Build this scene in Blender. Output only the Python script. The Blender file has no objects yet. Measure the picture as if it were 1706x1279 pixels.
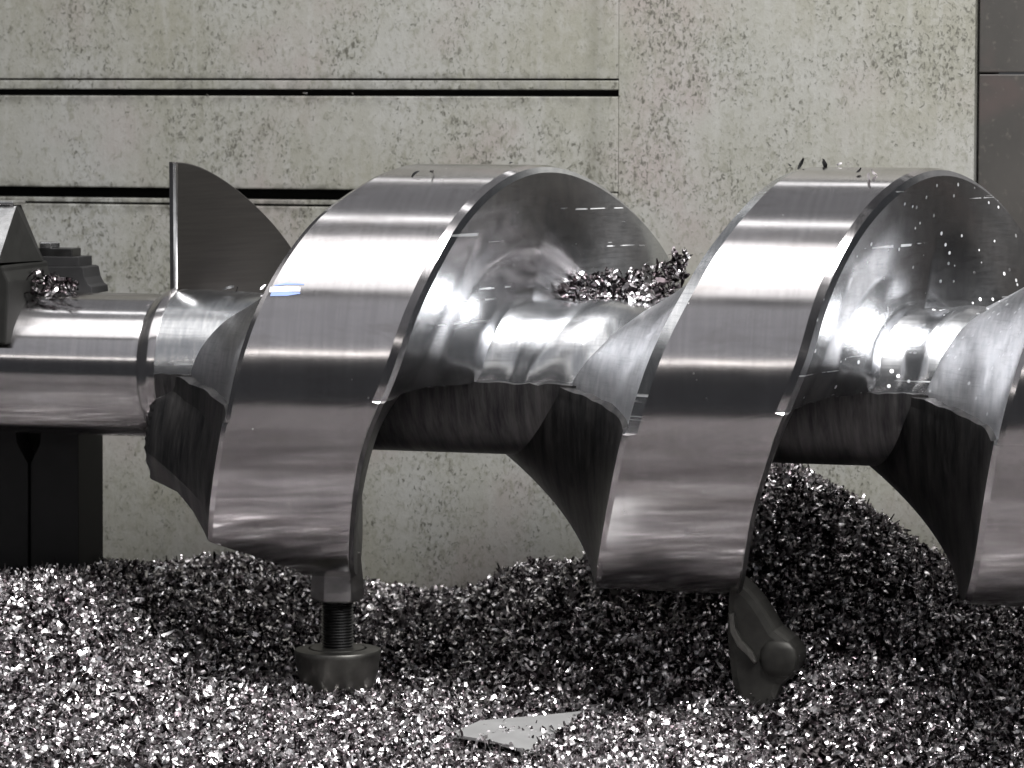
import bpy, bmesh, math, random
import numpy as np
from mathutils import Vector, Matrix
C = bpy.context.scene.collection
rng = np.random.default_rng(7)
random.seed(7)
S = 0.0005            # metres in one working unit; X runs along the screw axis, Y away from the viewer, Z up from the axis
Z0 = 0.42             # height of the screw axis over the tray floor, metres

# ------------------------------------------------------------------ camera
F = 6000.0
AL = math.radians(17.0); TH = math.atan((639.5 - 120) / F)
vv = np.array([-math.sin(AL) * math.cos(TH), math.cos(AL) * math.cos(TH), -math.sin(TH)])
rr = np.array([math.cos(AL), math.sin(AL), 0.0]); uu = np.cross(rr, vv)
CAM = np.array([0, 0, -16.0]) - vv * F
cd = bpy.data.cameras.new('camera'); cam = bpy.data.objects.new('camera', cd); C.objects.link(cam)
cd.sensor_width = 36; cd.lens = 36 * F / 1706; cd.clip_start = 0.05; cd.clip_end = 100
cd.dof.use_dof = True; cd.dof.focus_distance = (F - 300) * S; cd.dof.aperture_fstop = 15
M3 = Matrix(((rr[0], uu[0], -vv[0]), (rr[1], uu[1], -vv[1]), (rr[2], uu[2], -vv[2])))
cam.matrix_world = Matrix.Translation(Vector((CAM[0] * S, CAM[1] * S, CAM[2] * S + Z0))) @ M3.to_4x4()
bpy.context.scene.camera = cam

# ------------------------------------------------------------------ world and lamps
w = bpy.data.worlds.new('World'); bpy.context.scene.world = w; w.use_nodes = True
w.node_tree.nodes['Background'].inputs[0].default_value = (0.90, 0.93, 1.0, 1)
w.node_tree.nodes['Background'].inputs[1].default_value = 0.055
def area(name, elev, dist, length, width, radiance, col=(1, 1, 1), x=0.0, tgt=(0, 0, 0)):
    ld = bpy.data.lights.new(name, 'AREA'); ld.shape = 'RECTANGLE'
    ld.size = length * S; ld.size_y = width * S
    ld.energy = radiance * math.pi * ld.size * ld.size_y; ld.color = col
    o = bpy.data.objects.new(name, ld); C.objects.link(o)
    e = math.radians(elev)
    p = Vector((x, -dist * math.cos(e), dist * math.sin(e)))
    d = (Vector(tgt) + Vector((x, 0, 0)) - p).normalized()
    X = Vector((1, 0, 0)); Zl = -d; Y = Zl.cross(X).normalized()
    o.matrix_world = Matrix.Translation(p * S + Vector((0, 0, Z0))) @ Matrix((X, Y, Zl)).transposed().to_4x4()
    return o
area('key_lamp', 65.5, 4300, 3900, 1000, 82.0, (1.0, 0.985, 0.98), x=2000)
area('ceiling_lamp', 62.5, 2500, 3000, 1400, 1.9, (1.0, 0.985, 0.98), x=-1300)
area('room_fill', 29, 4200, 3400, 2100, 0.44, (0.95, 0.95, 1.0), x=-1350)  # dim unseen panel added for grey room reflections on the steel
area('tube_lamp', 13.4, 4200, 4200, 90, 6.0, (1.0, 0.96, 0.92), x=-1300)
area('ceiling_fill', 103, 3900, 3600, 3400, 0.22, (0.97, 0.97, 1.0), x=-1000)  # dim overhead panel added to grey the upper reflections
area('overhead_tube', 93, 3800, 3200, 180, 4.0, x=-1000)
area('far_tube', 131, 3800, 3200, 200, 3.0, x=-1000)
vs = bpy.context.scene.view_settings
bpy.context.scene.display_settings.display_device = 'sRGB'
vs.view_transform = 'Standard'; vs.look = 'None'; vs.exposure = 0; vs.gamma = 1

# ------------------------------------------------------------------ helpers
def rayd(px, py):
    d = vv * F + rr * (px - 853) + uu * (639.5 - py); return d / np.linalg.norm(d)
def atY(px, py, Y):
    d = rayd(px, py); return CAM + d * (Y - CAM[1]) / d[1]
def atZ(px, py, Z):
    d = rayd(px, py); return CAM + d * (Z - CAM[2]) / d[2]
def wp(p): return Vector((p[0] * S, p[1] * S, p[2] * S + Z0))
def empty(name, label, cat, p, group=None):
    o = bpy.data.objects.new(name, None); C.objects.link(o); o.location = wp(p)
    o['label'] = label; o['category'] = cat
    if group: o['group'] = group
    o.empty_display_size = 0.02
    o['_p'] = [float(k) for k in p]
    return o
def mk(name, V, Fs, mats, parent=None, org=(0, 0, 0), mi=None, smooth=None, bevel=None):
    """verts in working units, absolute; org is the object's own origin"""
    if parent is not None: org = list(parent['_p'])
    me = bpy.data.meshes.new(name)
    V = (np.asarray(V, float) - np.asarray(org)) * S
    me.from_pydata(V.tolist(), [], [list(map(int, f)) for f in Fs])
    if not isinstance(mats, (list, tuple)): mats = [mats]
    for m in mats: me.materials.append(m)
    if mi is not None: me.polygons.foreach_set('material_index', np.asarray(mi, np.int32))
    bm = bmesh.new(); bm.from_mesh(me)
    bmesh.ops.recalc_face_normals(bm, faces=bm.faces)
    if bevel:
        es = [e for e in bm.edges if len(e.link_faces) == 2 and e.calc_face_angle(0) > 0.5]
        bmesh.ops.bevel(bm, geom=es, offset=bevel * S, segments=2, affect='EDGES', profile=0.6)
    bm.to_mesh(me); bm.free()
    if smooth is not None:
        me.shade_smooth(); me.set_sharp_from_angle(angle=math.radians(smooth))
    o = bpy.data.objects.new(name, me); C.objects.link(o)
    if parent is not None: o.parent = parent
    else:
        o.location = wp(org); o['_p'] = [float(k) for k in org]
    return o
def tag(o, label, cat, group=None, kind=None):
    o['label'] = label
    if cat: o['category'] = cat
    if group: o['group'] = group
    if kind: o['kind'] = kind
    return o
def box(x0, x1, y0, y1, z0, z1):
    V = [(x, y, z) for x in (x0, x1) for y in (y0, y1) for z in (z0, z1)]
    Fs = [(0, 1, 3, 2), (4, 6, 7, 5), (0, 4, 5, 1), (2, 3, 7, 6), (0, 2, 6, 4), (1, 5, 7, 3)]
    return V, Fs
def prism(poly, y0, y1):
    """polygon in X,Z pushed from y0 to y1"""
    n = len(poly)
    V = [(x, y0, z) for x, z in poly] + [(x, y1, z) for x, z in poly]
    Fs = [tuple(range(n)), tuple(range(2 * n - 1, n - 1, -1))] + [(i, (i + 1) % n, n + (i + 1) % n, n + i) for i in range(n)]
    return V, Fs
def lathe_z(prof, c, n=48, phase=0.0):
    V = []; Fs = []
    for r, z in prof:
        for k in range(n):
            a = 2 * math.pi * k / n + phase
            V.append((c[0] + r * math.cos(a), c[1] + r * math.sin(a), c[2] + z))
    m = len(prof)
    for i in range(m - 1):
        for k in range(n):
            Fs.append((i * n + k, i * n + (k + 1) % n, (i + 1) * n + (k + 1) % n, (i + 1) * n + k))
    Fs.append(tuple(range(n))); Fs.append(tuple(range((m - 1) * n, m * n))[::-1])
    return V, Fs
def lathe_x(prof, n=128):
    V = []; Fs = []
    for r, x in prof:
        for k in range(n):
            a = 2 * math.pi * k / n
            V.append((x, -r * math.cos(a), r * math.sin(a)))
    m = len(prof)
    for i in range(m - 1):
        for k in range(n):
            Fs.append((i * n + k, i * n + (k + 1) % n, (i + 1) * n + (k + 1) % n, (i + 1) * n + k))
    Fs.append(tuple(range(n))); Fs.append(tuple(range((m - 1) * n, m * n))[::-1])
    return V, Fs

# ------------------------------------------------------------------ materials
class NT:
    def __init__(s, name):
        s.m = bpy.data.materials.new(name); s.m.use_nodes = True
        s.t = s.m.node_tree; s.b = s.t.nodes['Principled BSDF']
        s.co = s.t.nodes.new('ShaderNodeTexCoord').outputs['Object']
    def n(s, typ, **k):
        o = s.t.nodes.new(typ)
        for a, b in k.items(): setattr(o, a, b)
        return o
    def lk(s, a, b): s.t.links.new(a, b)
    def mapv(s, sc, loc=(0, 0, 0)):
        m = s.n('ShaderNodeMapping'); m.inputs['Scale'].default_value = sc; m.inputs['Location'].default_value = loc
        s.lk(s.co, m.inputs['Vector']); return m.outputs[0]
    def noise(s, vec, scale=1.0, detail=3, rough=0.5, dist=0.0):
        k = s.n('ShaderNodeTexNoise'); k.inputs['Scale'].default_value = scale; k.inputs['Detail'].default_value = detail
        k.inputs['Roughness'].default_value = rough; k.inputs['Distortion'].default_value = dist
        s.lk(vec, k.inputs['Vector']); return k.outputs[0]
    def ramp(s, fac, stops):
        r = s.n('ShaderNodeValToRGB'); e = r.color_ramp.elements
        while len(e) < len(stops): e.new(0.5)
        for q, (p, c) in zip(e, stops):
            q.position = p; q.color = (c, c, c, 1) if not hasattr(c, '__len__') else (*c, 1)
        s.lk(fac, r.inputs[0]); return r.outputs[0]
    def mix(s, fac, a, b, mode='MIX'):
        k = s.n('ShaderNodeMix', data_type='RGBA', blend_type=mode)
        for sock, v in ((k.inputs[0], fac), (k.inputs[6], a), (k.inputs[7], b)):
            if hasattr(v, 'links'): s.lk(v, sock)
            elif hasattr(v, '__len__'): sock.default_value = (*v, 1)
            else: sock.default_value = v if sock.name == 'Factor' else (v, v, v, 1)
        return k.outputs[2]
    def math(s, op, a, b=0.0):
        k = s.n('ShaderNodeMath', operation=op)
        for sock, v in ((k.inputs[0], a), (k.inputs[1], b)):
            if hasattr(v, 'links'): s.lk(v, sock)
            else: sock.default_value = v
        return k.outputs[0]
    def bump(s, h, strength, dist=0.001):
        k = s.n('ShaderNodeBump'); k.inputs['Strength'].default_value = strength; k.inputs['Distance'].default_value = dist
        s.lk(h, k.inputs['Height']); s.lk(k.outputs[0], s.b.inputs['Normal'])
    def set(s, **k):
        for a, v in k.items():
            sock = s.b.inputs[{'col': 'Base Color', 'rough': 'Roughness', 'metal': 'Metallic', 'aniso': 'Anisotropic'}[a]]
            if hasattr(v, 'links'): s.lk(v, sock)
            elif hasattr(v, '__len__'): sock.default_value = (*v, 1)
            else: sock.default_value = v
        return s.m

def turned(name, col, r0, r1, bump=0.05):
    """turned steel: fine lines round the axis, faint smears"""
    q = NT(name)
    lines = q.noise(q.mapv((1500, 12, 12)), 1, 3, 0.65)
    coarse = q.noise(q.mapv((170, 9, 9)), 1, 3, 0.6)
    smear = q.noise(q.mapv((14, 90, 90)), 1, 4, 0.6, 0.4)
    a = q.mix(q.ramp(coarse, [(0.3, 0.0), (0.75, 1.0)]), [c * 0.86 for c in col], col)
    a = q.mix(q.math('MULTIPLY', q.ramp(smear, [(0.45, 0.0), (0.8, 1.0)]), 0.35), a, [c * 0.7 for c in col])
    vo = q.n('ShaderNodeTexVoronoi'); vo.inputs['Scale'].default_value = 70; q.lk(q.co, vo.inputs['Vector'])
    pit = q.math('MULTIPLY', q.ramp(vo.outputs['Distance'], [(0.0, 1.0), (0.07, 0.0)]), q.ramp(vo.outputs['Color'], [(0.6, 0), (0.65, 1)]))
    oil = q.noise(q.mapv((9, 30, 30), (2, 2, 8)), 1, 5, 0.65, 0.6)
    a = q.mix(q.ramp(oil, [(0.52, 0.0), (0.72, 0.55)]), a, [col[0] * 0.62, col[1] * 0.60, col[2] * 0.57])
    a = q.mix(q.math('MULTIPLY', pit, 0.8), a, (0.8, 0.8, 0.8))
    rg = q.math('ADD', q.math('MULTIPLY', lines, r1 - r0), r0)
    rg = q.math('ADD', rg, q.math('MULTIPLY', pit, 0.25))
    rg = q.math('ADD', rg, q.math('MULTIPLY', q.math('SUBTRACT', smear, 0.5), 0.12))
    q.bump(q.math('ADD', lines, q.math('MULTIPLY', coarse, 0.6)), bump, 0.0002)
    tg = q.n('ShaderNodeTangent', direction_type='RADIAL', axis='X'); q.lk(tg.outputs[0], q.b.inputs['Tangent'])
    q.b.inputs['Anisotropic'].default_value = 0.85; q.b.inputs['Anisotropic Rotation'].default_value = 0.25
    return q.set(col=a, rough=rg, metal=1.0)
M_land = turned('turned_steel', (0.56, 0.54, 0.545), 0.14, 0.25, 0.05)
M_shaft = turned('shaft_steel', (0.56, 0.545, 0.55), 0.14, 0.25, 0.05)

def milled(name, c0, c1, r0, marks=0.8):
    q = NT(name)
    rip = q.noise(q.mapv((260, 60, 60)), 1, 2, 0.5)
    sc = q.noise(q.mapv((12, 60, 520)), 1, 4, 0.65)
    scr = q.noise(q.mapv((3, 6, 230), (3, 3, 3)), 1, 2, 0.5)
    brk = q.noise(q.mapv((60, 60, 60), (8, 2, 3)), 1, 2, 0.5)
    spots = q.n('ShaderNodeTexVoronoi'); spots.inputs['Scale'].default_value = 150; q.lk(q.co, spots.inputs['Vector'])
    wet = q.noise(q.mapv((16, 16, 16)), 1, 2)
    sx = q.n('ShaderNodeSeparateXYZ'); q.lk(q.co, sx.inputs[0])
    wetm = q.ramp(q.math('ADD', wet, q.math('MULTIPLY', q.math('SUBTRACT', sx.outputs[0], 0.26), 1.2)), [(0.44, 0), (0.54, 1)])
    drop = q.math('MULTIPLY', q.ramp(spots.outputs['Distance'], [(0.0, 1.0), (0.2, 1.0), (0.26, 0.0)]), wetm)
    drop = q.math('MULTIPLY', drop, q.ramp(spots.outputs['Color'], [(0.68, 0.0), (0.72, 1.0)]))
    line = q.math('MULTIPLY', q.ramp(scr, [(0.67, 0), (0.71, 1)]), q.ramp(brk, [(0.45, 0), (0.52, 1)]))
    a = q.mix(q.ramp(rip, [(0.3, 0), (0.7, 1)]), c0, c1)
    a = q.mix(q.ramp(sc, [(0.52, 0), (0.8, 0.5)]), a, [k * 0.6 for k in c0])
    line = q.math('MULTIPLY', line, marks)
    a = q.mix(q.math('MAXIMUM', line, drop), a, (0.75, 0.76, 0.77))
    rg = q.math('ADD', r0 + 0.05, q.math('MULTIPLY', sc, 0.14))
    rg = q.math('ADD', rg, q.math('MULTIPLY', q.math('MAXIMUM', line, drop), 0.35))
    h = q.math('ADD', q.math('MULTIPLY', rip, 1.0), q.math('MULTIPLY', sc, 0.7))
    h = q.math('ADD', h, q.math('MULTIPLY', drop, 1.2))
    tg = q.n('ShaderNodeTangent', direction_type='RADIAL', axis='X'); q.lk(tg.outputs[0], q.b.inputs['Tangent'])
    q.b.inputs['Anisotropic'].default_value = 0.7
    q.bump(h, 0.11, 0.0005)
    return q.set(col=a, rough=rg, metal=1.0)
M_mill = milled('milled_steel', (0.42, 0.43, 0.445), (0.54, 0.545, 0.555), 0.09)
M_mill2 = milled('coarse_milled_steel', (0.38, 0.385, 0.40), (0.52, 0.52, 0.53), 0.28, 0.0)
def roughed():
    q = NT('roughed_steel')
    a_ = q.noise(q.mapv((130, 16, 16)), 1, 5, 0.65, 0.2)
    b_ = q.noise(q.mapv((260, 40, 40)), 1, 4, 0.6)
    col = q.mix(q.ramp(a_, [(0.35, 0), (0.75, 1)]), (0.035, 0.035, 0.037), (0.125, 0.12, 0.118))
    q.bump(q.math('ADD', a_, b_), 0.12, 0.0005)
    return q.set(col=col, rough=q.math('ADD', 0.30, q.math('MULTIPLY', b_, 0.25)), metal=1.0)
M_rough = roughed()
def brushed():
    q = NT('brushed_steel_dark_reflection')
    a_ = q.noise(q.mapv((14, 14, 420)), 1, 4, 0.6); b_ = q.noise(q.mapv((5, 5, 60)), 1, 3)
    col = q.mix(q.ramp(a_, [(0.3, 0), (0.75, 1)]), (0.032, 0.030, 0.029), (0.046, 0.043, 0.041))
    col = q.mix(q.ramp(b_, [(0.45, 0), (0.7, 0.5)]), col, (0.036, 0.033, 0.031))
    q.bump(a_, 0.08, 0.0003)
    return q.set(col=col, rough=0.36, metal=0.8)
M_brush = brushed()  # dark surroundings mirrored in the flight start are put into this colour
def paint():
    q = NT('speckled_paint')
    big = q.noise(q.mapv((5, 5, 5)), 1, 3, 0.55)
    big2 = q.noise(q.mapv((13, 13, 6), (3, 1, 7)), 1, 4, 0.65)
    pink = q.noise(q.mapv((8, 8, 7), (9, 4, 2)), 1, 3, 0.5)
    run = q.noise(q.mapv((85, 85, 7)), 1, 3, 0.55)
    col = q.mix(q.ramp(big, [(0.36, 0), (0.64, 1)]), (0.1530, 0.1496, 0.1210), (0.1938, 0.1945, 0.1782))
    col = q.mix(q.ramp(big2, [(0.44, 0), (0.70, 0.5)]), col, (0.1360, 0.1340, 0.1020))
    col = q.mix(q.ramp(pink, [(0.50, 0), (0.68, 0.7)]), col, (0.1782, 0.1530, 0.1414))
    col = q.mix(q.ramp(run, [(0.5, 0), (0.75, 0.5)]), col, (0.2108, 0.2094, 0.1938))
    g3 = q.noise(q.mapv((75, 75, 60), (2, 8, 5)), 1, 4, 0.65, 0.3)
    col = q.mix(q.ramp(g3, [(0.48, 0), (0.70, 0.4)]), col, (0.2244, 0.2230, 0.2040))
    dens = q.noise(q.mapv((11, 11, 9), (4, 4, 4)), 1, 3, 0.6)
    g1 = q.noise(q.mapv((180, 180, 130)), 1, 3, 0.6, 0.7)
    gg = q.math('ADD', g1, q.math('MULTIPLY', q.math('SUBTRACT', dens, 0.5), 0.35))
    col = q.mix(q.ramp(gg, [(0.50, 0), (0.68, 0.6)]), col, (0.0952, 0.0932, 0.0680))
    sp = q.noise(q.mapv((300, 300, 210), (1, 5, 3)), 1, 3, 0.6, 0.9)
    thr = q.math('ADD', sp, q.math('MULTIPLY', q.math('SUBTRACT', dens, 0.5), 0.5))
    col = q.mix(q.ramp(thr, [(0.572, 0), (0.70, 0.88)]), col, (0.0340, 0.0326, 0.0231))
    # grime gathered along the grooves, and one darker upright stripe by the end of the ledge
    sx = q.n('ShaderNodeSeparateXYZ'); q.lk(q.co, sx.inputs[0])
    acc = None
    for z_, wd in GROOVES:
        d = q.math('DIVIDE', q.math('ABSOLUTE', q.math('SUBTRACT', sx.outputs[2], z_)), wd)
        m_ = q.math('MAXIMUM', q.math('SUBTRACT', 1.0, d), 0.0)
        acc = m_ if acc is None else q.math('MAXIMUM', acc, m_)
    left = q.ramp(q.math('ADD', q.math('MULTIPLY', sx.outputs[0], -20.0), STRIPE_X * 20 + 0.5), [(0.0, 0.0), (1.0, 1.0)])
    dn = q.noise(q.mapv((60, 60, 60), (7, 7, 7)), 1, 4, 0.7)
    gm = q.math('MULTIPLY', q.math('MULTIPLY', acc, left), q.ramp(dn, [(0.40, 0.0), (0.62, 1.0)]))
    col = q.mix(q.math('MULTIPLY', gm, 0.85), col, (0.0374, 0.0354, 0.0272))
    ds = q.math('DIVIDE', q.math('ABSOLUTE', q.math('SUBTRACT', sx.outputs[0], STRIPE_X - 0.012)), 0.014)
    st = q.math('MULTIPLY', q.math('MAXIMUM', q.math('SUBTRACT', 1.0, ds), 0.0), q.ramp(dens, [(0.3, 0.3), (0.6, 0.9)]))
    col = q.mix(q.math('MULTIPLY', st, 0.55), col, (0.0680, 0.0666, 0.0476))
    col = q.mix(1.0, col, (0.86, 0.865, 0.895), 'MULTIPLY')
    q.bump(q.math('ADD', g1, sp), 0.3, 0.0008)
    return q.set(col=col, rough=q.ramp(g1, [(0.3, 0.45), (0.7, 0.65)]))
def grime():
    q = NT('grimy_steel')
    a_ = q.noise(q.mapv((14, 14, 8)), 1, 5, 0.6); r_ = q.noise(q.mapv((12, 12, 20), (5, 5, 1)), 1, 4)
    z_ = q.n('ShaderNodeTexNoise'); z_.inputs['Scale'].default_value = 160; z_.inputs['Detail'].default_value = 3; q.lk(q.co, z_.inputs['Vector'])
    col = q.mix(q.ramp(a_, [(0.35, 0), (0.7, 1)]), (0.011, 0.010, 0.0083), (0.020, 0.018, 0.0155))
    col = q.mix(q.ramp(r_, [(0.5, 0), (0.68, 0.7)]), col, (0.030, 0.019, 0.017))
    col = q.mix(q.ramp(z_.outputs[0], [(0.62, 0), (0.72, 0.6)]), col, (0.045, 0.04, 0.034))
    return q.set(col=col, rough=0.55)
M_grime = grime()
def simple(name, col, rough, metal, var=0.35, sc=60):
    q = NT(name); a_ = q.noise(q.mapv((sc, sc, sc)), 1, 4, 0.6)
    c = q.mix(q.ramp(a_, [(0.3, 0), (0.7, 1)]), [k * (1 - var) for k in col], col)
    q.bump(a_, 0.1, 0.0005)
    return q.set(col=c, rough=q.math('ADD', rough - 0.06, q.math('MULTIPLY', a_, 0.12)), metal=metal)
M_black = simple('black_oxide', (0.013, 0.013, 0.0135), 0.6, 0.0)
M_black.node_tree.nodes['Principled BSDF'].inputs['Specular IOR Level'].default_value = 0.28
M_dark = simple('dark_steel', (0.10, 0.10, 0.10), 0.36, 1.0)
M_foot = simple('dull_oily_steel', (0.045, 0.044, 0.040), 0.55, 0.6, 0.6, 45)
M_nut = simple('nut_steel', (0.33, 0.32, 0.32), 0.4, 1.0)
M_bright = simple('bright_steel', (0.72, 0.72, 0.72), 0.25, 1.0)
M_cup = simple('oily_brown_steel', (0.16, 0.157, 0.146), 0.45, 1.0)
M_plate = simple('matt_offcut', (0.28, 0.28, 0.28), 0.5, 0.6, 0.15, 40)
M_gap = simple('black_gap', (0.012, 0.012, 0.011), 0.7, 0.0)
M_gap.node_tree.nodes['Principled BSDF'].inputs['Specular IOR Level'].default_value = 0.18
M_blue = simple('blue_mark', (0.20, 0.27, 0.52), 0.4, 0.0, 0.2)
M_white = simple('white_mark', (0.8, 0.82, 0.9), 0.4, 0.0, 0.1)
def chipmat(name, dark):
    q = NT(name); g = q.n('ShaderNodeNewGeometry'); rnd = g.outputs['Random Per Island']
    col = q.ramp(rnd, [(0.0, (0.03, 0.026, 0.028)), (dark, (0.085, 0.07, 0.075)), (dark + 0.12, (0.56, 0.53, 0.54)), (1.0, (0.88, 0.865, 0.87))])
    k = q.n('ShaderNodeMath', operation='FRACT'); q.lk(q.math('MULTIPLY', rnd, 37.7), k.inputs[0])
    return q.set(col=col, rough=q.math('ADD', 0.15, q.math('MULTIPLY', k.outputs[0], 0.22)), metal=1.0)
M_chip = chipmat('steel_chip', 0.24); M_chip_dark = chipmat('dark_steel_chip', 0.58)  # second mix holds a larger share of dark chips
M_bed = simple('packed_chips', (0.05, 0.045, 0.045), 0.5, 1.0, 0.6, 220)

# ------------------------------------------------------------------ machine wall
WY = 600.0
def zpx(py, Y=WY, px=600): return float(atY(px, py, Y)[2])
def xpx(px, Y=WY, py=300): return float(atY(px, py, Y)[0])
XR_W = xpx(1622); XS = xpx(1030)
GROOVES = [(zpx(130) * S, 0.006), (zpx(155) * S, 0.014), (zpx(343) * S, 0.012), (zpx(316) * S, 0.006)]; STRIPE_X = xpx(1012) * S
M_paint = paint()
wall = empty('machine_wall', 'pale grey-green speckled machine casting with horizontal grooves behind the screw', 'machine casting', (0, WY, 0))
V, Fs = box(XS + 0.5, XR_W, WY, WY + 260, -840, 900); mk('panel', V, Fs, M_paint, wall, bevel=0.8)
V, Fs = box(-2600, XS, WY + 62, WY + 262, -838, 898); mk('backing', V, Fs, M_gap, wall)
def slab(ztop, zbot, yf, name='panel', x0=-2600, mat=M_paint, bev=4, x1=None):
    V, Fs = box(x0, x1 if x1 is not None else XS, yf, WY + 61, zbot, ztop); return mk(name, V, Fs, mat, wall, bevel=bev)
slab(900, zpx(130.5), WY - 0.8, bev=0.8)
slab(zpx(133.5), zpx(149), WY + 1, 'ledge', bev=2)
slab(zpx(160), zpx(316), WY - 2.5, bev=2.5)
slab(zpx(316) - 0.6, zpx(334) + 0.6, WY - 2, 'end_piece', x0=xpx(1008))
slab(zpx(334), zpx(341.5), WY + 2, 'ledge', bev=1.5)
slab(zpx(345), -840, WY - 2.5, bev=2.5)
V, Fs = box(-2600, XS, WY + 30, WY + 60.5, zpx(160) + 1, zpx(149) - 1); mk('groove', V, Fs, M_gap, wall)

panel = empty('side_panel', 'dark brown grimy steel panel beyond the right edge of the pale casting', 'machine panel', (XR_W, WY, 0))
zs = zpx(122, WY + 14, 1660)
V, Fs = box(XR_W + 5, 2600, WY + 14, WY + 240, zs + 1.5, 900); mk('plate', V, Fs, M_grime, panel, bevel=2)
V, Fs = box(XR_W + 5, 2600, WY + 16, WY + 240, -840, zs - 1.5); mk('plate', V, Fs, M_grime, panel, bevel=2)

# ------------------------------------------------------------------ the screw
screw = empty('helical_screw', 'large machined steel screw with wide helical flights lying over a bed of chips', 'screw', (0, 0, 0))
R = 349.0; RC_F = 126.0; RC_R = 133.0; XCLIP = -612.0
XRt = np.array([(90, -601), (105, -588), (118, -567), (131, -538), (144, -503), (200, -395), (260, -290), (299, -222), (321, -183), (337, -156), (349, -131), (362, -88), (378, -64), (392, -38),
    (412, -8), (440, 42), (464, 88), (476, 117), (489, 152), (503, 190), (580, 312), (640, 408), (671, 459), (691, 490), (706, 524), (720, 552), (722.6, 566), (729, 580), (740, 592),
    (751, 606), (768, 636), (793, 687), (824, 745), (863, 830), (900, 870), (1031, 1020), (1153, 1250), (1513, 1810), (1760, 2200)])
XLt = np.array([(90, -860), (180, -690), (318, -437), (333, -408), (351, -376), (367, -354), (375, -342), (386, -320), (401, -287), (414, -256), (423, -221), (460, -150), (540, -15),
    (675, 227), (693, 259), (704, 277), (717, 300), (734, 333), (747, 368), (763, 402), (770, 423), (788, 456), (860, 570), (940, 690), (1036, 827), (1053, 847), (1064, 860), (1078, 878), (1092, 900),
    (1143, 990), (1503, 1550), (1760, 1955)])
def smooth_interp(t, x):
    xs = np.arange(t[0, 0], t[-1, 0] + 1, 1.0); y = np.interp(xs, t[:, 0], t[:, 1])
    k = 9; yp = np.pad(y, k, mode='reflect', reflect_type='odd'); y = np.convolve(yp, np.ones(2 * k + 1) / (2 * k + 1), 'same')[k:-k]
    return np.interp(x, xs, y)
_jr = rng.random(400)
def jag(v, s):   # small irregular tear along the cut boundary
    v = v / s; i = int(math.floor(v)); f = v - i
    return (_jr[i % 400] * (1 - f) + _jr[(i + 1) % 400] * f) - 0.5
LO = -3.0
def bumpw(ph): return max(0.0, 1 - ((ph - LO) / 38.0) ** 2) ** 2
def isfin(ph, hi=168): return LO < ph < hi
phis = []
p = 90.0
while p < 1740:
    phis.append(p); ph = (p + 180) % 360 - 180
    p += 0.45 if -7 < ph < 2 else (0.7 if p < 92 else 1.5)
NF = 20
NL = 6
verts = []; mats_row = []
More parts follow.
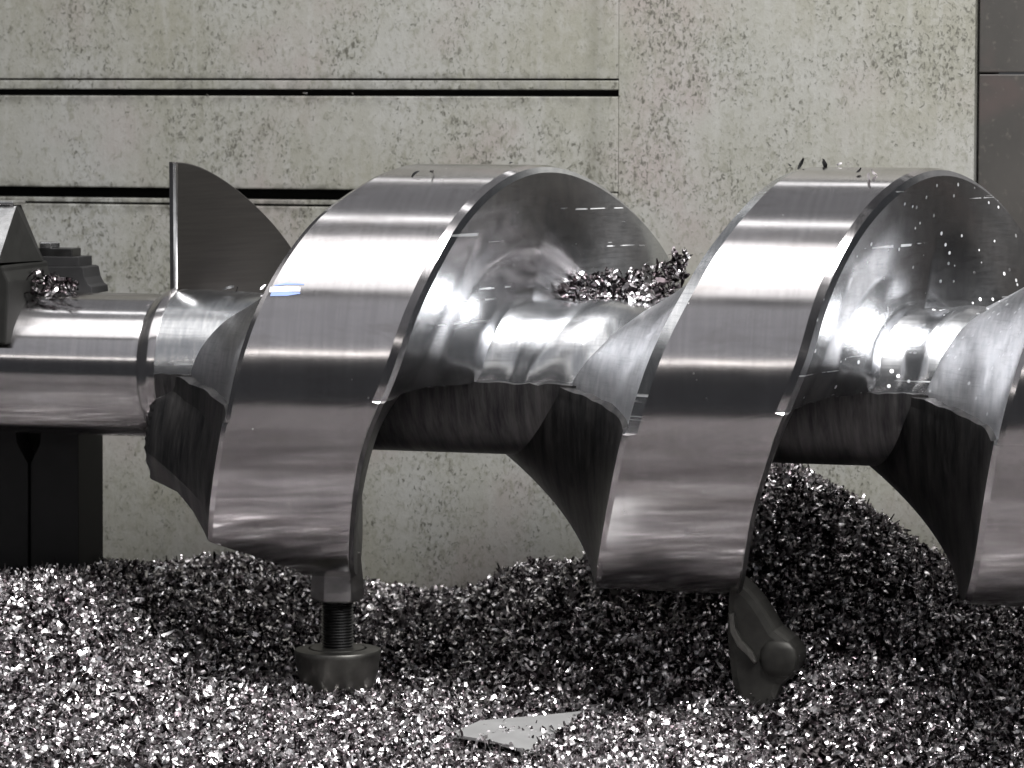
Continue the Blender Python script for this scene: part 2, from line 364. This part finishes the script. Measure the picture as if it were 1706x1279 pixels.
for p in phis:
    ph = (p + 180) % 360 - 180; wb = bumpw(ph); turn = round((p - ph) / 360)
    row = []; mt = []
    finL = isfin(ph, 95) and p > 250; finR = isfin(ph) and p > 250
    cw = (20.0 if 600 < p < 900 else 9.0)
    chL = (cw, 0.32 * cw) if (finL and p > 300) else (5.0, 5.0)
    if p < 300: chL = (2.0, 2.0)
    if finR: chR = ((13.0, 3.5), (7.0, 9.0))
    elif p < 230: chR = ((1.0, 0.7), (1.5, 2.0))
    else: chR = ((2.0, 0.6), (7.0, 4.5))
    chw = sum(c[0] for c in chR); chd = sum(c[1] for c in chR)
    offR = float(np.interp(ph, [-180, -90, -20, LO - 0.2, LO + 0.2, 90, 140, 180], [0, -20, -30, -30, 84, -28, -36, 0])) * (1 if p > 230 else 0)
    offL = float(np.interp(ph, [-180, -90, -10, 0, 90, 140, 180], [150, 140, 160, 172, 235, 190, 150]))
    if p < 345: offL += 95 * min(1, (345 - p) / 25)
    exL = 1.75 - 0.55 * min(1, max(0, (345 - p) / 25))
    def ang(t, side, key):
        if side < 0: dl = -8.0 * t ** 0.8 + 0.5
        else: dl = 1.5 - 1.0 * t
        return p + wb * (dl + 2.2 * jag(key + 37.0 * turn * side, 1.7))
    for i in range(NF):
        t = i / (NF - 1); pa = ang(t, -1, i)
        xl = float(smooth_interp(XLt, pa))
        rc = (RC_F if finL else RC_R) - 6
        r = rc + (R - chL[1] - rc) * t
        rip = (2.4 * math.sin(t * 15 + 0.6 * turn) * math.sin(math.pi * t)) if finL else 0.0
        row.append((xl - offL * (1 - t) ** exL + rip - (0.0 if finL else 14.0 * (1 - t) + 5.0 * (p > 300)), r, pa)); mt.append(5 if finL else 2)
    paL = ang(1, -1, NF - 1); paR = ang(1, 1, NF - 1)
    xl = float(smooth_interp(XLt, paL)); xr = float(smooth_interp(XRt, paR))
    if p < 91: xr -= 4.0 * (91 - p)
    row.append((xl + chL[0], R, paL)); mt.append(0)
    if finL and cw > 10: mt[-2] = 1
    else: mt[-2] = 0
    for k in range(1, NL):
        u = k / (NL - 1)
        row.append((xl + chL[0] + (xr - chw - xl - chL[0]) * u, R, paL + (paR - paL) * u)); mt.append(0)
    row.append((xr - chR[1][0], R - chR[0][1], paR)); mt.append(0)
    for i in range(NF):
        t = 1 - i / (NF - 1); pa = ang(t, 1, NF - 1 - i)
        xr_ = float(smooth_interp(XRt, pa)) - (4.0 * (91 - p) if p < 91 else 0)
        rc = (RC_F if finR else RC_R) - 6
        r = rc + (R - chd - rc) * t
        rip = (2.0 * math.sin((1 - t) * 13 + 1.1 * turn) * math.sin(math.pi * t)) * min(1, max(0, (110 - ph) / 50)) if finR else 0.0
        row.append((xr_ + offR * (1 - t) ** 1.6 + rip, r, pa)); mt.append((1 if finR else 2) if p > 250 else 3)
    row.append((xr + offR * 0.9, 60.0, p)); mt.append(2)
    row.append((max(xl - 100, XCLIP), 60.0, p)); mt.append(2)
    for x, r, pa in row:
        a = math.radians(pa); verts.append((max(x, XCLIP if p < 225 else -600), -r * math.cos(a), r * math.sin(a)))
    mats_row.append(mt); prof_n = len(row)
Fs = []; mi = []
for i in range(len(phis) - 1):
    for k in range(prof_n):
        k2 = (k + 1) % prof_n
        Fs.append((i * prof_n + k, i * prof_n + k2, (i + 1) * prof_n + k2, (i + 1) * prof_n + k))
        m_ = mats_row[i][min(k + 1, prof_n - 1)] if k >= NF + NL else mats_row[i][k]
        if NF <= k < NF + NL: m_ = 0
        if phis[i] < 90.8 and k >= NF + NL + 1: m_ = 4
        mi.append(m_)
Fs.append(tuple(range(prof_n))); mi.append(0)
Fs.append(tuple(range((len(phis) - 1) * prof_n, len(phis) * prof_n))); mi.append(0)
flight = mk('flight', verts, Fs, [M_land, M_mill, M_rough, M_brush, M_bright, M_mill2], screw, mi=mi)
# the start of the flight is trimmed back below the shaft
def px0(px, py): q = atY(px, py, 0); return (q[0], q[2])
def pxy(px, py, Y): q = atY(px, py, Y); return (q[0], q[2])
cutp = [pxy(*k) for k in [(60, 793, -60), (266, 789, -60), (300, 796, -60), (330, 809, -90), (340, 845, -150), (350, 898, -200), (420, 926, -190), (485, 950, -150), (500, 965, -100), (520, 1100, -60), (60, 1100, -60)]]
V, Fs = prism(cutp, -420, 420)
cut = mk('trim', V, Fs, M_rough)
md = flight.modifiers.new('b', 'BOOLEAN'); md.object = cut; md.operation = 'DIFFERENCE'; md.solver = 'EXACT'
cut.location = wp((0, 0, 0))
bpy.context.view_layer.update()
dg = bpy.context.evaluated_depsgraph_get()
nm = bpy.data.meshes.new_from_object(flight.evaluated_get(dg))
flight.modifiers.clear(); old = flight.data; flight.data = nm; nm.name = 'flight_mesh'
bpy.data.objects.remove(cut)
nm.shade_smooth(); nm.set_sharp_from_angle(angle=math.radians(9))

# core between the flights, milled above, roughed below
xs = np.concatenate([np.arange(-590, 1000, 5.0), np.arange(1000, 2150, 12.0)])
angs = sorted(set([float(k) for k in np.arange(-180, 180, 3)] + [round(float(k), 2) for k in np.arange(-6, 3, 0.5)]))
Vc = []; mc = []
for a in angs:
    for x in xs:
        f = isfin(a)
        rad = RC_F if f else RC_R
        if f:   # the milled floor of the channel is gently rounded between the two root lines
            for n_ in range(0, 6):
                x0 = float(smooth_interp(XRt, a + 360 * n_)) if a + 360 * n_ > 90 else -1e6
                x1 = float(smooth_interp(XLt, a + 360 * (n_ + 1))) if a + 360 * (n_ + 1) < 1750 else 1e6
                if x0 < x < x1 and x0 > -1e5 and x1 < 1e5:
                    x0 += float(np.interp(a, [LO, 90, 140], [84, -28, -36])); x1 -= float(np.interp(a, [0, 90, 140], [172, 235, 190]))
                    u = (x - x0) / max(120.0, x1 - x0)
                    if -0.2 < u < 1.2: rad += 3.4 * math.cos(2 * math.pi * (1.5 * u + 0.1))
        if x < -480: rad += (131 - rad) * min(1, (-480 - x) / 60)
        ar = math.radians(a + bumpw(a) * (1.5 + 2.0 * jag(x, 14.0)))
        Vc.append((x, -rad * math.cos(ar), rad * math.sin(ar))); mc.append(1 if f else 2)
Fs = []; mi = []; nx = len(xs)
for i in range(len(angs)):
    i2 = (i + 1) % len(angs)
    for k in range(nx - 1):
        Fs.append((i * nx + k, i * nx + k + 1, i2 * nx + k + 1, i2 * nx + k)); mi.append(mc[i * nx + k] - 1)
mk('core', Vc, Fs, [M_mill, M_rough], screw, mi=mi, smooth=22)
V, Fs = lathe_x([(112, -627), (119, -627), (121, -624), (133, -604), (134, -600), (132, -588)]); mk('collar', V, Fs, M_land, screw, smooth=25)
V, Fs = lathe_x([(119, -1500), (123, -1496), (123, -640), (121, -628), (118, -620)]); mk('shaft', V, Fs, M_shaft, screw, smooth=25)
# thin blue and white strips laid on the first land
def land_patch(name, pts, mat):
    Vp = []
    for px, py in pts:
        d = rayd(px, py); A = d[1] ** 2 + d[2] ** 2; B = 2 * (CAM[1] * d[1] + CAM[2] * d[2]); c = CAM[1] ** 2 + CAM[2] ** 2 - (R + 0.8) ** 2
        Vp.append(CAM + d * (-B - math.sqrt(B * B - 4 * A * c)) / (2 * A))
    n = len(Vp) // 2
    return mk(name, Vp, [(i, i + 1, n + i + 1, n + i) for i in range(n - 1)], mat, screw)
land_patch('colour_strip', [(458, 474), (478, 470.5), (506, 472.5), (457, 476), (478, 474), (506, 474.5)], M_blue)
land_patch('colour_strip', [(452, 487), (478, 485.5), (500, 487), (450, 493), (478, 492.5), (500, 489)], M_blue)
land_patch('colour_strip', [(450, 478), (478, 476.5), (500, 478), (449, 486.5), (478, 485), (500, 485)], M_white)

# ------------------------------------------------------------------ bed of chips
crest_px = [(-400, 975), (0, 965), (160, 962), (300, 942), (400, 936), (470, 944), (560, 962), (620, 975), (700, 990), (770, 985), (850, 955), (930, 950), (1000, 952), (1100, 965), (1700, 965)]
cx = np.array([atY(a, b, 555)[0] for a, b in crest_px]); cz = np.array([atY(a, b, 555)[2] for a, b in crest_px])
_nz = rng.random((64, 64))
def vnoise(x, y, s):
    x = np.asarray(x) / s + 1000; y = np.asarray(y) / s + 1000
    i = np.floor(x).astype(int); j = np.floor(y).astype(int); fx = x - i; fy = y - j
    fx = fx * fx * (3 - 2 * fx); fy = fy * fy * (3 - 2 * fy)
    g = lambda a, b: _nz[a % 64, b % 64]
    return (g(i, j) * (1 - fx) + g(i + 1, j) * fx) * (1 - fy) + (g(i, j + 1) * (1 - fx) + g(i + 1, j + 1) * fx) * fy - 0.5
def sst(a, b, x): t = np.clip((x - a) / (b - a), 0, 1); return t * t * (3 - 2 * t)
PK = atY(1300, 778, 350)
def H(X, Y):
    X = np.asarray(X, float); Y = np.asarray(Y, float)
    base = -552 - 75 * sst(350, 620, X) * (1 - sst(100, 300, Y)) + 165 * np.exp(-(np.minimum(X + 830, 0) / 900.0 + np.maximum(X + 830, 0) / 300.0) ** 2) * sst(-700, -80, Y) * (1 - sst(200, 560, Y) * 0.4)
    zc = np.interp(X, cx, cz)
    s = sst(60, 540, Y); z = base * (1 - s) + zc * s
    d = np.sqrt((0.68 * np.where(X > PK[0], X - PK[0], 0.95 * (PK[0] - X))) ** 2 + (Y - PK[1]) ** 2)
    heap = PK[2] + 8 - 0.98 * (np.sqrt(d * d + 400) - 20)
    z = np.maximum(z, heap) - 8 * np.exp(-((X + 285) / 110.0) ** 2 - ((Y + 60) / 130.0) ** 2)
    return z + 22 * vnoise(X, Y, 120) + 12 * vnoise(X, Y, 45) + 6 * vnoise(X, Y, 18)
gx = np.arange(-2500, 2501, 25.0); gy = np.arange(-2600, 596, 25.0)
GX, GY = np.meshgrid(gx, gy, indexing='ij'); GZ = H(GX, GY) - 6
V = np.stack([GX, GY, GZ], -1).reshape(-1, 3); n2 = len(gy)
Fs = [(i * n2 + j, (i + 1) * n2 + j, (i + 1) * n2 + j + 1, i * n2 + j + 1) for i in range(len(gx) - 1) for j in range(n2 - 1)]
g = mk('ground', V, Fs, M_bed, smooth=80); g['kind'] = 'structure'; g['label'] = 'packed bed of swarf under the loose chips'
V, Fs = box(-2600, 2600, -2700, 900, -845, -830); f_ = mk('floor', V, Fs, M_black); f_['kind'] = 'structure'; f_['label'] = 'machine tray floor under the chips'

def chip_verts(P, smin=17.5, smax=27, seg=4, flat=False):
    """one curled sliver per point in P: (n,3) -> verts (n, 2*(seg+1), 3)"""
    n = len(P)
    k_ = rng.random(n)
    L = np.where(k_ < 0.55, rng.uniform(0.65, 1.2, n), np.where(k_ < 0.90, rng.uniform(1.1, 1.8, n), rng.uniform(1.8, 2.9, n))) * smin
    th = np.where(k_ < 0.90, rng.uniform(0.8, 3.4, n), rng.uniform(2.0, 5.0, n)); wd = rng.uniform(0.24, 0.54, n) * smin * np.where(k_ < 0.9, 1.0, 0.7)
    if flat: th = rng.uniform(0.5, 1.5, n)
    rad = L / th; hx = rng.normal(0, 3.0, n)
    s = np.linspace(-0.5, 0.5, seg + 1)
    a = th[:, None] * s[None]
    cxy = np.stack([rad[:, None] * np.sin(a), rad[:, None] * (1 - np.cos(a)), hx[:, None] * s[None] * 2], -1)
    tap = 1 - 0.55 * np.abs(2 * s) ** 2
    tap = tap[None] * (1 + rng.normal(0, 0.18, (n, seg + 1)))
    off = np.zeros((n, seg + 1, 3)); off[..., 2] = wd[:, None] * tap / 2
    vt = np.concatenate([cxy - off, cxy + off], 1)
    q = rng.normal(size=(n, 4)); q /= np.linalg.norm(q, axis=1)[:, None]
    w_, x, y, z = q.T
    Rm = np.stack([np.stack([1 - 2 * (y * y + z * z), 2 * (x * y - z * w_), 2 * (x * z + y * w_)], -1),
                   np.stack([2 * (x * y + z * w_), 1 - 2 * (x * x + z * z), 2 * (y * z - x * w_)], -1),
                   np.stack([2 * (x * z - y * w_), 2 * (y * z + x * w_), 1 - 2 * (x * x + y * y)], -1)], 1)
    return np.einsum('nij,nkj->nki', Rm, vt) + P[:, None, :]
def chip_mesh(name, P, org=(0, 0, 0), **k):
    seg = 4; vt = chip_verts(P, seg=seg, **k); n = len(P); m = 2 * (seg + 1)
    q = np.array([[i, i + 1, seg + 2 + i, seg + 1 + i] for i in range(seg)])
    Fq = (np.arange(n)[:, None, None] * m + q[None]).reshape(-1, 4)
    me = bpy.data.meshes.new(name); vt = (vt.reshape(-1, 3) - np.asarray(org)) * S
    me.vertices.add(len(vt)); me.vertices.foreach_set('co', vt.astype(np.float32).ravel())
    me.loops.add(Fq.size); me.loops.foreach_set('vertex_index', Fq.astype(np.int32).ravel())
    me.polygons.add(len(Fq)); me.polygons.foreach_set('loop_start', np.arange(0, Fq.size, 4, dtype=np.int32))
    me.update(calc_edges=True); me.materials.append(M_chip); me.shade_smooth()
    o = bpy.data.objects.new(name, me); C.objects.link(o); o.location = wp(org); return o
def scatter(n, x0, x1, y0, y1, lay=12):
    X = rng.uniform(x0, x1, n); Y = rng.uniform(y0, y1, n)
    e = 8.0; hx = (H(X + e, Y) - H(X - e, Y)) / (2 * e); hy = (H(X, Y + e) - H(X, Y - e)) / (2 * e)
    return np.stack([X, Y, H(X, Y) + rng.uniform(-4, lay, n)], -1)
near = scatter(82000, -1150, 1150, -640, 588)
heapx = scatter(16000, 150, 1000, -60, 588)
far = np.concatenate([scatter(64000, -2400, 2400, -2300, -640), scatter(9000, -2400, -1150, -640, 588), scatter(9000, 1150, 2400, -640, 588)])
tag(chip_mesh('metal_chips', np.concatenate([near, heapx, far])), 'deep heap of glittering curled steel chips spread under the screw', 'metal chips', kind='stuff')

# loose chips half covering the edges of the offcut
ed = [(748, 1219), (880, 1251), (905, 1240), (935, 1217), (972, 1189)]
EC = []
for (x0_, y0_), (x1_, y1_) in zip(ed[:-1], ed[1:]):
    for _ in range(16):
        t_ = random.random(); P_ = atZ(x0_ + (x1_ - x0_) * t_ + random.gauss(0, 5), y0_ + (y1_ - y0_) * t_ + random.gauss(0, 3), -524); EC.append(P_)
tag(chip_mesh('chip_fringe', np.array(EC)), 'loose steel chips half covering the edge of the grey offcut', 'metal chips', kind='stuff')
# chips caught on the core between the first two flights
n = 560; pxs = 935 + 210 * rng.random(n) ** 0.9
lo_ = np.interp(pxs, [935, 980, 1050, 1085, 1110, 1135, 1157], [494, 506, 522, 514, 502, 470, 440]); up_ = np.interp(pxs, [935, 960, 1040, 1100, 1150], [476, 460, 452, 440, 412])
q_ = rng.random(n)
PC = np.array([atY(a, b, y) for a, b, y in zip(pxs, up_ + (lo_ - up_) * q_, 70 - 60 * q_ + rng.uniform(-22, 22, n))])
rc = np.hypot(PC[:, 1], PC[:, 2]); k = np.maximum(1, (RC_F + 5) / rc); PC[:, 1] *= k; PC[:, 2] *= k
pile_ = chip_mesh('chip_pile', PC); pile_.data.materials[0] = M_chip_dark
tag(pile_, 'small pile of steel chips caught on the core between the two wide flights', 'metal chips', kind='stuff')
n = 150
pj = rng.uniform(18, 128, n); tj = 446 + 0.26 * np.maximum(0, pj - 40)
PJ = np.array([atY(a, b, y) for a, b, y in zip(pj, tj + rng.random(n) * (490 - tj), rng.uniform(-75, 20, n))])
rc = np.hypot(PJ[:, 1], PJ[:, 2]); k = np.maximum(1, 127 / rc); PJ[:, 1] *= k; PJ[:, 2] *= k
pile_ = chip_mesh('chip_pile', PJ); pile_.data.materials[0] = M_chip_dark
tag(pile_, 'steel chips heaped on the shaft against the black clamp jaw', 'metal chips', kind='stuff')

# single chips on the crowns of the flights
def single(px, py, Rr, label, group, size=16):
    d = rayd(px, py); A = d[1] ** 2 + d[2] ** 2; B = 2 * (CAM[1] * d[1] + CAM[2] * d[2]); c = CAM[1] ** 2 + CAM[2] ** 2 - Rr ** 2
    D = B * B - 4 * A * c
    s = (-B - math.sqrt(max(D, 0))) / (2 * A); P = CAM + d * s
    k = (Rr - 1 + 0.1 * size) / math.hypot(P[1], P[2]); P = np.array([P[0], P[1] * k, P[2] * k])   # resting on the steel
    o = chip_mesh('metal_chip', np.array([P]), org=tuple(P), smin=size, smax=size * 1.3, flat=True)
    if 'dark' in label.split(): o.data.materials[0] = M_dark
    tag(o, label, 'chip', group)
for px, py, sz, l in [(1316, 274, 17, 'leftmost dark chip at the left rim of the right flight crown'), (1335, 272, 19, 'dark curled chip next to the left rim on the right flight crown'),
    (1374, 266, 20, 'dark chip standing alone on the right flight crown against the wall'), (1398, 272, 10, 'smallest pale chip in the middle of the right flight crown'),
    (1414, 260, 18, 'bright chip standing highest on the right flight crown'), (1418, 270, 15, 'pale chip just beneath the highest one on the right flight crown'),
    (1432, 284, 17, 'large dark chip lowest on the front of the right flight crown'), (1455, 288, 16, 'chip nearest the right rim of the right flight crown'), (1447, 297, 13, 'bright chip below the crown of the right flight near its right rim')]:
    single(px, py, R + 5, l, 'loose chips on the right flight', sz)
for px, py, sz, l in [(690, 290, 18, 'dark steel chip left of its twin on the crown of the first wide flight'), (722, 287, 16, 'dark steel chip right of its twin on the crown of the first wide flight'), (852, 271, 9, 'tiny dark chip at the far top of the first wide flight near its rim')]:
    single(px, py, R + 4, l, 'loose chips on the first flight', sz)
for px, py, sz, l in [(380, 479, 12, 'dark ring-like chip on the core under the fan-shaped flight start'), (395, 482, 13, 'bright chip right of the dark ring-like chip under the fan-shaped flight start'), (438, 475, 11, 'bright chip on the core touching the edge of the first wide flight')]:
    single(px, py, 138, l, 'loose chips by the flight start', sz)

for px, py, l in [(345, 157, 'bright chip lodged in the upper wall groove above the fan-shaped flight start'), (508, 155, 'bright chip lodged in the upper wall groove above the first wide flight'),
    (588, 155, 'bright chip lodged in the upper wall groove, rightmost of three')]:
    P = atY(px, py, WY - 2)
    tag(chip_mesh('metal_chip', np.array([P]), org=tuple(P), smin=9, smax=12), l, 'chip', 'chips lodged in the wall groove')

# ------------------------------------------------------------------ screw jacks
def jack(pxc, y_nut0, y_nut1, y_rim, y_bot, label, Y=0.0):
    c = atY(pxc, y_nut0, Y); x = c[0]
    z0, z1, z2, z3 = (atY(pxc, k, Y)[2] for k in (y_nut0, y_nut1, y_rim, y_bot))
    j = empty('screw_jack', label, 'screw jack', (x, Y, z3))
    V, Fs = lathe_z([(40, z1), (46, z1 + 4), (46, z0 - 4), (40, z0 + 60)], (x, Y, 0), 6, 0.35); mk('nut', V, Fs, M_nut, j, bevel=2)
    pr = []
    zz = z2 - 25
    while zz < z1 + 4: pr += [(25, zz), (28, zz + 2.5)]; zz += 5
    V, Fs = lathe_z(pr, (x, Y, 0), 40); mk('stud', V, Fs, M_dark, j, smooth=50)
    h = z2 - z3
    V, Fs = lathe_z([(30, z3 - 40), (48, z3 - 12), (60, z3 + .25 * h), (69, z3 + .55 * h), (73, z3 + .88 * h), (74, z2 - 5), (72, z2 - 1), (67, z2), (50, z2 + 1), (49, z2 - 3), (47, z2 - 3), (46, z2 + 2), (33, z2 + 3), (27, z2 + 3)], (x, Y, 0), 56)
    mk('base', V, Fs, M_cup, j, smooth=40)
    return j
jack(562, 978, 1000, 1080, 1165, 'small screw jack with hex nut and round cup base under the first wide flight')

# second support, in the dark under the second flight: a curved dark bracket with a rounded foot
c = atY(1262, 1100, -20)
b = empty('support_bracket', 'dark worn curved support bracket with a rounded foot under the flight right of centre', 'support', (c[0], -20, c[2] - 60))
def pY(l, Y): return [(atY(a, bb, Y)[0], atY(a, bb, Y)[2]) for a, bb in l]
V, Fs = prism(pY([(1212, 955), (1246, 985), (1262, 1004), (1276, 1026), (1290, 1050), (1314, 1068), (1330, 1092), (1326, 1118), (1302, 1142), (1284, 1190), (1232, 1190), (1216, 1130), (1209, 1060)], -40), -40, 40); mk('bracket', V, Fs, M_foot, b, bevel=13)
rim = pY([(1224, 1020), (1226, 1046), (1238, 1068), (1255, 1086), (1263, 1102), (1257, 1106), (1246, 1092), (1229, 1076), (1217, 1052), (1215, 1022)], -44); V, Fs = prism(rim, -49, -38); mk('rim', V, Fs, M_cup, b, bevel=3)
fc = atY(1296, 1098, -44)
V, Fs = lathe_z([(6, -30), (20, -27), (30, -16), (33, 0), (30, 16), (20, 27), (6, 30)], (0, 0, 0), 28)
mk('foot', [(fc[0] + x * 0.95, fc[1] + 4 + y * 0.3, fc[2] + z) for x, y, z in V], Fs, M_foot, b, smooth=60)

# offcut lying on the chips in front
pl = [(748, 1219), (800, 1203), (905, 1193), (972, 1189), (935, 1217), (905, 1240), (880, 1251), (820, 1236)]
tz = -529.0
T = [atZ(a, bb, tz) for a, bb in pl]; nT = len(T)
cT = np.mean(np.array(T), 0); lift = [-3, 3, 2, 5, -2, -4, 0, 2]
T = [np.array([q[0], q[1], q[2] + l]) for q, l in zip(T, lift)]
I_ = [cT + (q - cT) * 0.55 + np.array([0, 0, 1.0 + 2.2 * math.sin(2.1 * i)]) for i, q in enumerate(T)]
cc = cT + np.array([0, 0, 2.0])
top = [tuple(q) for q in T] + [tuple(q) for q in I_] + [tuple(cc)]
nv_ = len(top)
V = top + [(q[0], q[1], q[2] - 4.5) for q in top]
Fs = []
for i in range(nT):
    j = (i + 1) % nT
    Fs += [(i, j, nT + j, nT + i), (nT + i, nT + j, 2 * nT)]
    Fs += [(nv_ + i, nv_ + nT + i, nv_ + nT + j, nv_ + j), (nv_ + nT + i, nv_ + 2 * nT, nv_ + nT + j), (i, nv_ + i, nv_ + j, j)]
oc = np.mean(np.array(T), 0)
tag(mk('steel_offcut', V, Fs, M_plate, org=tuple(oc), smooth=40), 'grey pointed flat steel offcut lying on the chips in front', 'offcut')

# ------------------------------------------------------------------ clamp and support at the left end of the shaft
sup = empty('support_block', 'black two-piece support block with a small V notch under the shaft', 'support block', (-860, 150, -600))
def pf(l, Y): return [(atY(a, bb, Y)[0], atY(a, bb, Y)[2]) for a, bb in l]
YB = 100
x48 = atY(48, 850, YB)[0]
V, Fs = prism(pf([(50.5, 772), (66, 738), (70, 700), (130, 700), (131, 1060), (50.5, 1060)], YB), YB, YB + 110); mk('block', V, Fs, M_black, sup, bevel=2)
V, Fs = prism(pf([(46.5, 772), (28, 738), (24, 700), (-160, 700), (-160, 1060), (46.5, 1060)], YB - 6), YB - 6, YB + 110); mk('block', V, Fs, M_black, sup, bevel=2)
V, Fs = box(atY(-150, 850, YB)[0], atY(125, 850, YB)[0], YB + 40, YB + 100, -600, -90); mk('core_plate', V, Fs, M_gap, sup)

jaw = empty('clamp_jaw', 'black pyramid-shaped clamp jaw with its lit face coloured bright above the shaft', 'clamp jaw', (-900, 0, 120))
def P3(px, py, Y): return tuple(atY(px, py, Y))
A_ = P3(27, 343, -60); Bq = P3(70, 434, 20); Cq = P3(-4, 438, -150); Dq = P3(-60, 343, -60); Eq = P3(-90, 434, -160)
A2 = (A_[0] - 14, -10, A_[2]); B2 = (Bq[0] - 6, 40, Bq[2]); D2 = (Dq[0], -10, Dq[2]); E2 = (Eq[0], 40, Eq[2])
# right facet black, the lit look of the front-left facet put in as bright steel
V = [A_, Bq, Cq, Dq, Eq, A2, B2, D2, E2]
Fs = [(0, 2, 1), (0, 3, 4, 2), (0, 1, 6, 5), (0, 5, 7, 3), (5, 6, 8, 7), (3, 7, 8, 4), (2, 4, 8, 6, 1)]
mk('point', V, Fs, [M_gap, M_bright], jaw, mi=[0, 1, 0, 0, 0, 0, 0])
A_b = P3(26, 334, -58)
V, Fs = box(Dq[0], A_[0] - 4, -64, -12, A_[2] + 1, A_[2] + 8); mk('edge_strip', V, Fs, M_bright, jaw, bevel=2)
V, Fs = prism([(Bq[0], Bq[2] - 1), (Eq[0], Bq[2] - 1), (Eq[0], 40), (P3(2, 520, -150)[0], 40), (P3(8, 470, -150)[0], P3(8, 470, -150)[2]), (Bq[0], P3(60, 452, -120)[2])], -135, 50); mk('body', V, Fs, M_gap, jaw, bevel=4)

clp = empty('clamp_block', 'dark stepped clamp block with a small bolt behind the pyramid jaw', 'clamp block', (-800, 60, 120))
YC = 40
def bpx(x0, y0, x1, y1, Ya, Yb, name, mat, bv=1.5):
    a = atY(x0, y1, Ya); b_ = atY(x1, y0, Ya)
    V, Fs = box(a[0], b_[0], Ya, Yb, a[2], b_[2]); return mk(name, V, Fs, mat, clp, bevel=bv)
V, Fs = prism(pf([(40, 489), (40, 444), (133, 444), (138, 446), (141, 462), (147, 474), (153, 478), (154, 489)], YC), YC, YC + 70); mk('body', V, Fs, M_black, clp, bevel=1.5)
bpx(62, 428, 131, 444, YC + 2, YC + 60, 'step', M_black)
bpx(58, 414, 120, 428, YC + 6, YC + 45, 'plate', M_dark)
q = atY(82, 413, YC + 22); 
V, Fs = lathe_z([(18, 0), (20, 2), (20, 9), (17, 11)], (q[0], YC + 22, q[2]), 6); mk('bolt', V, Fs, M_bright, clp)
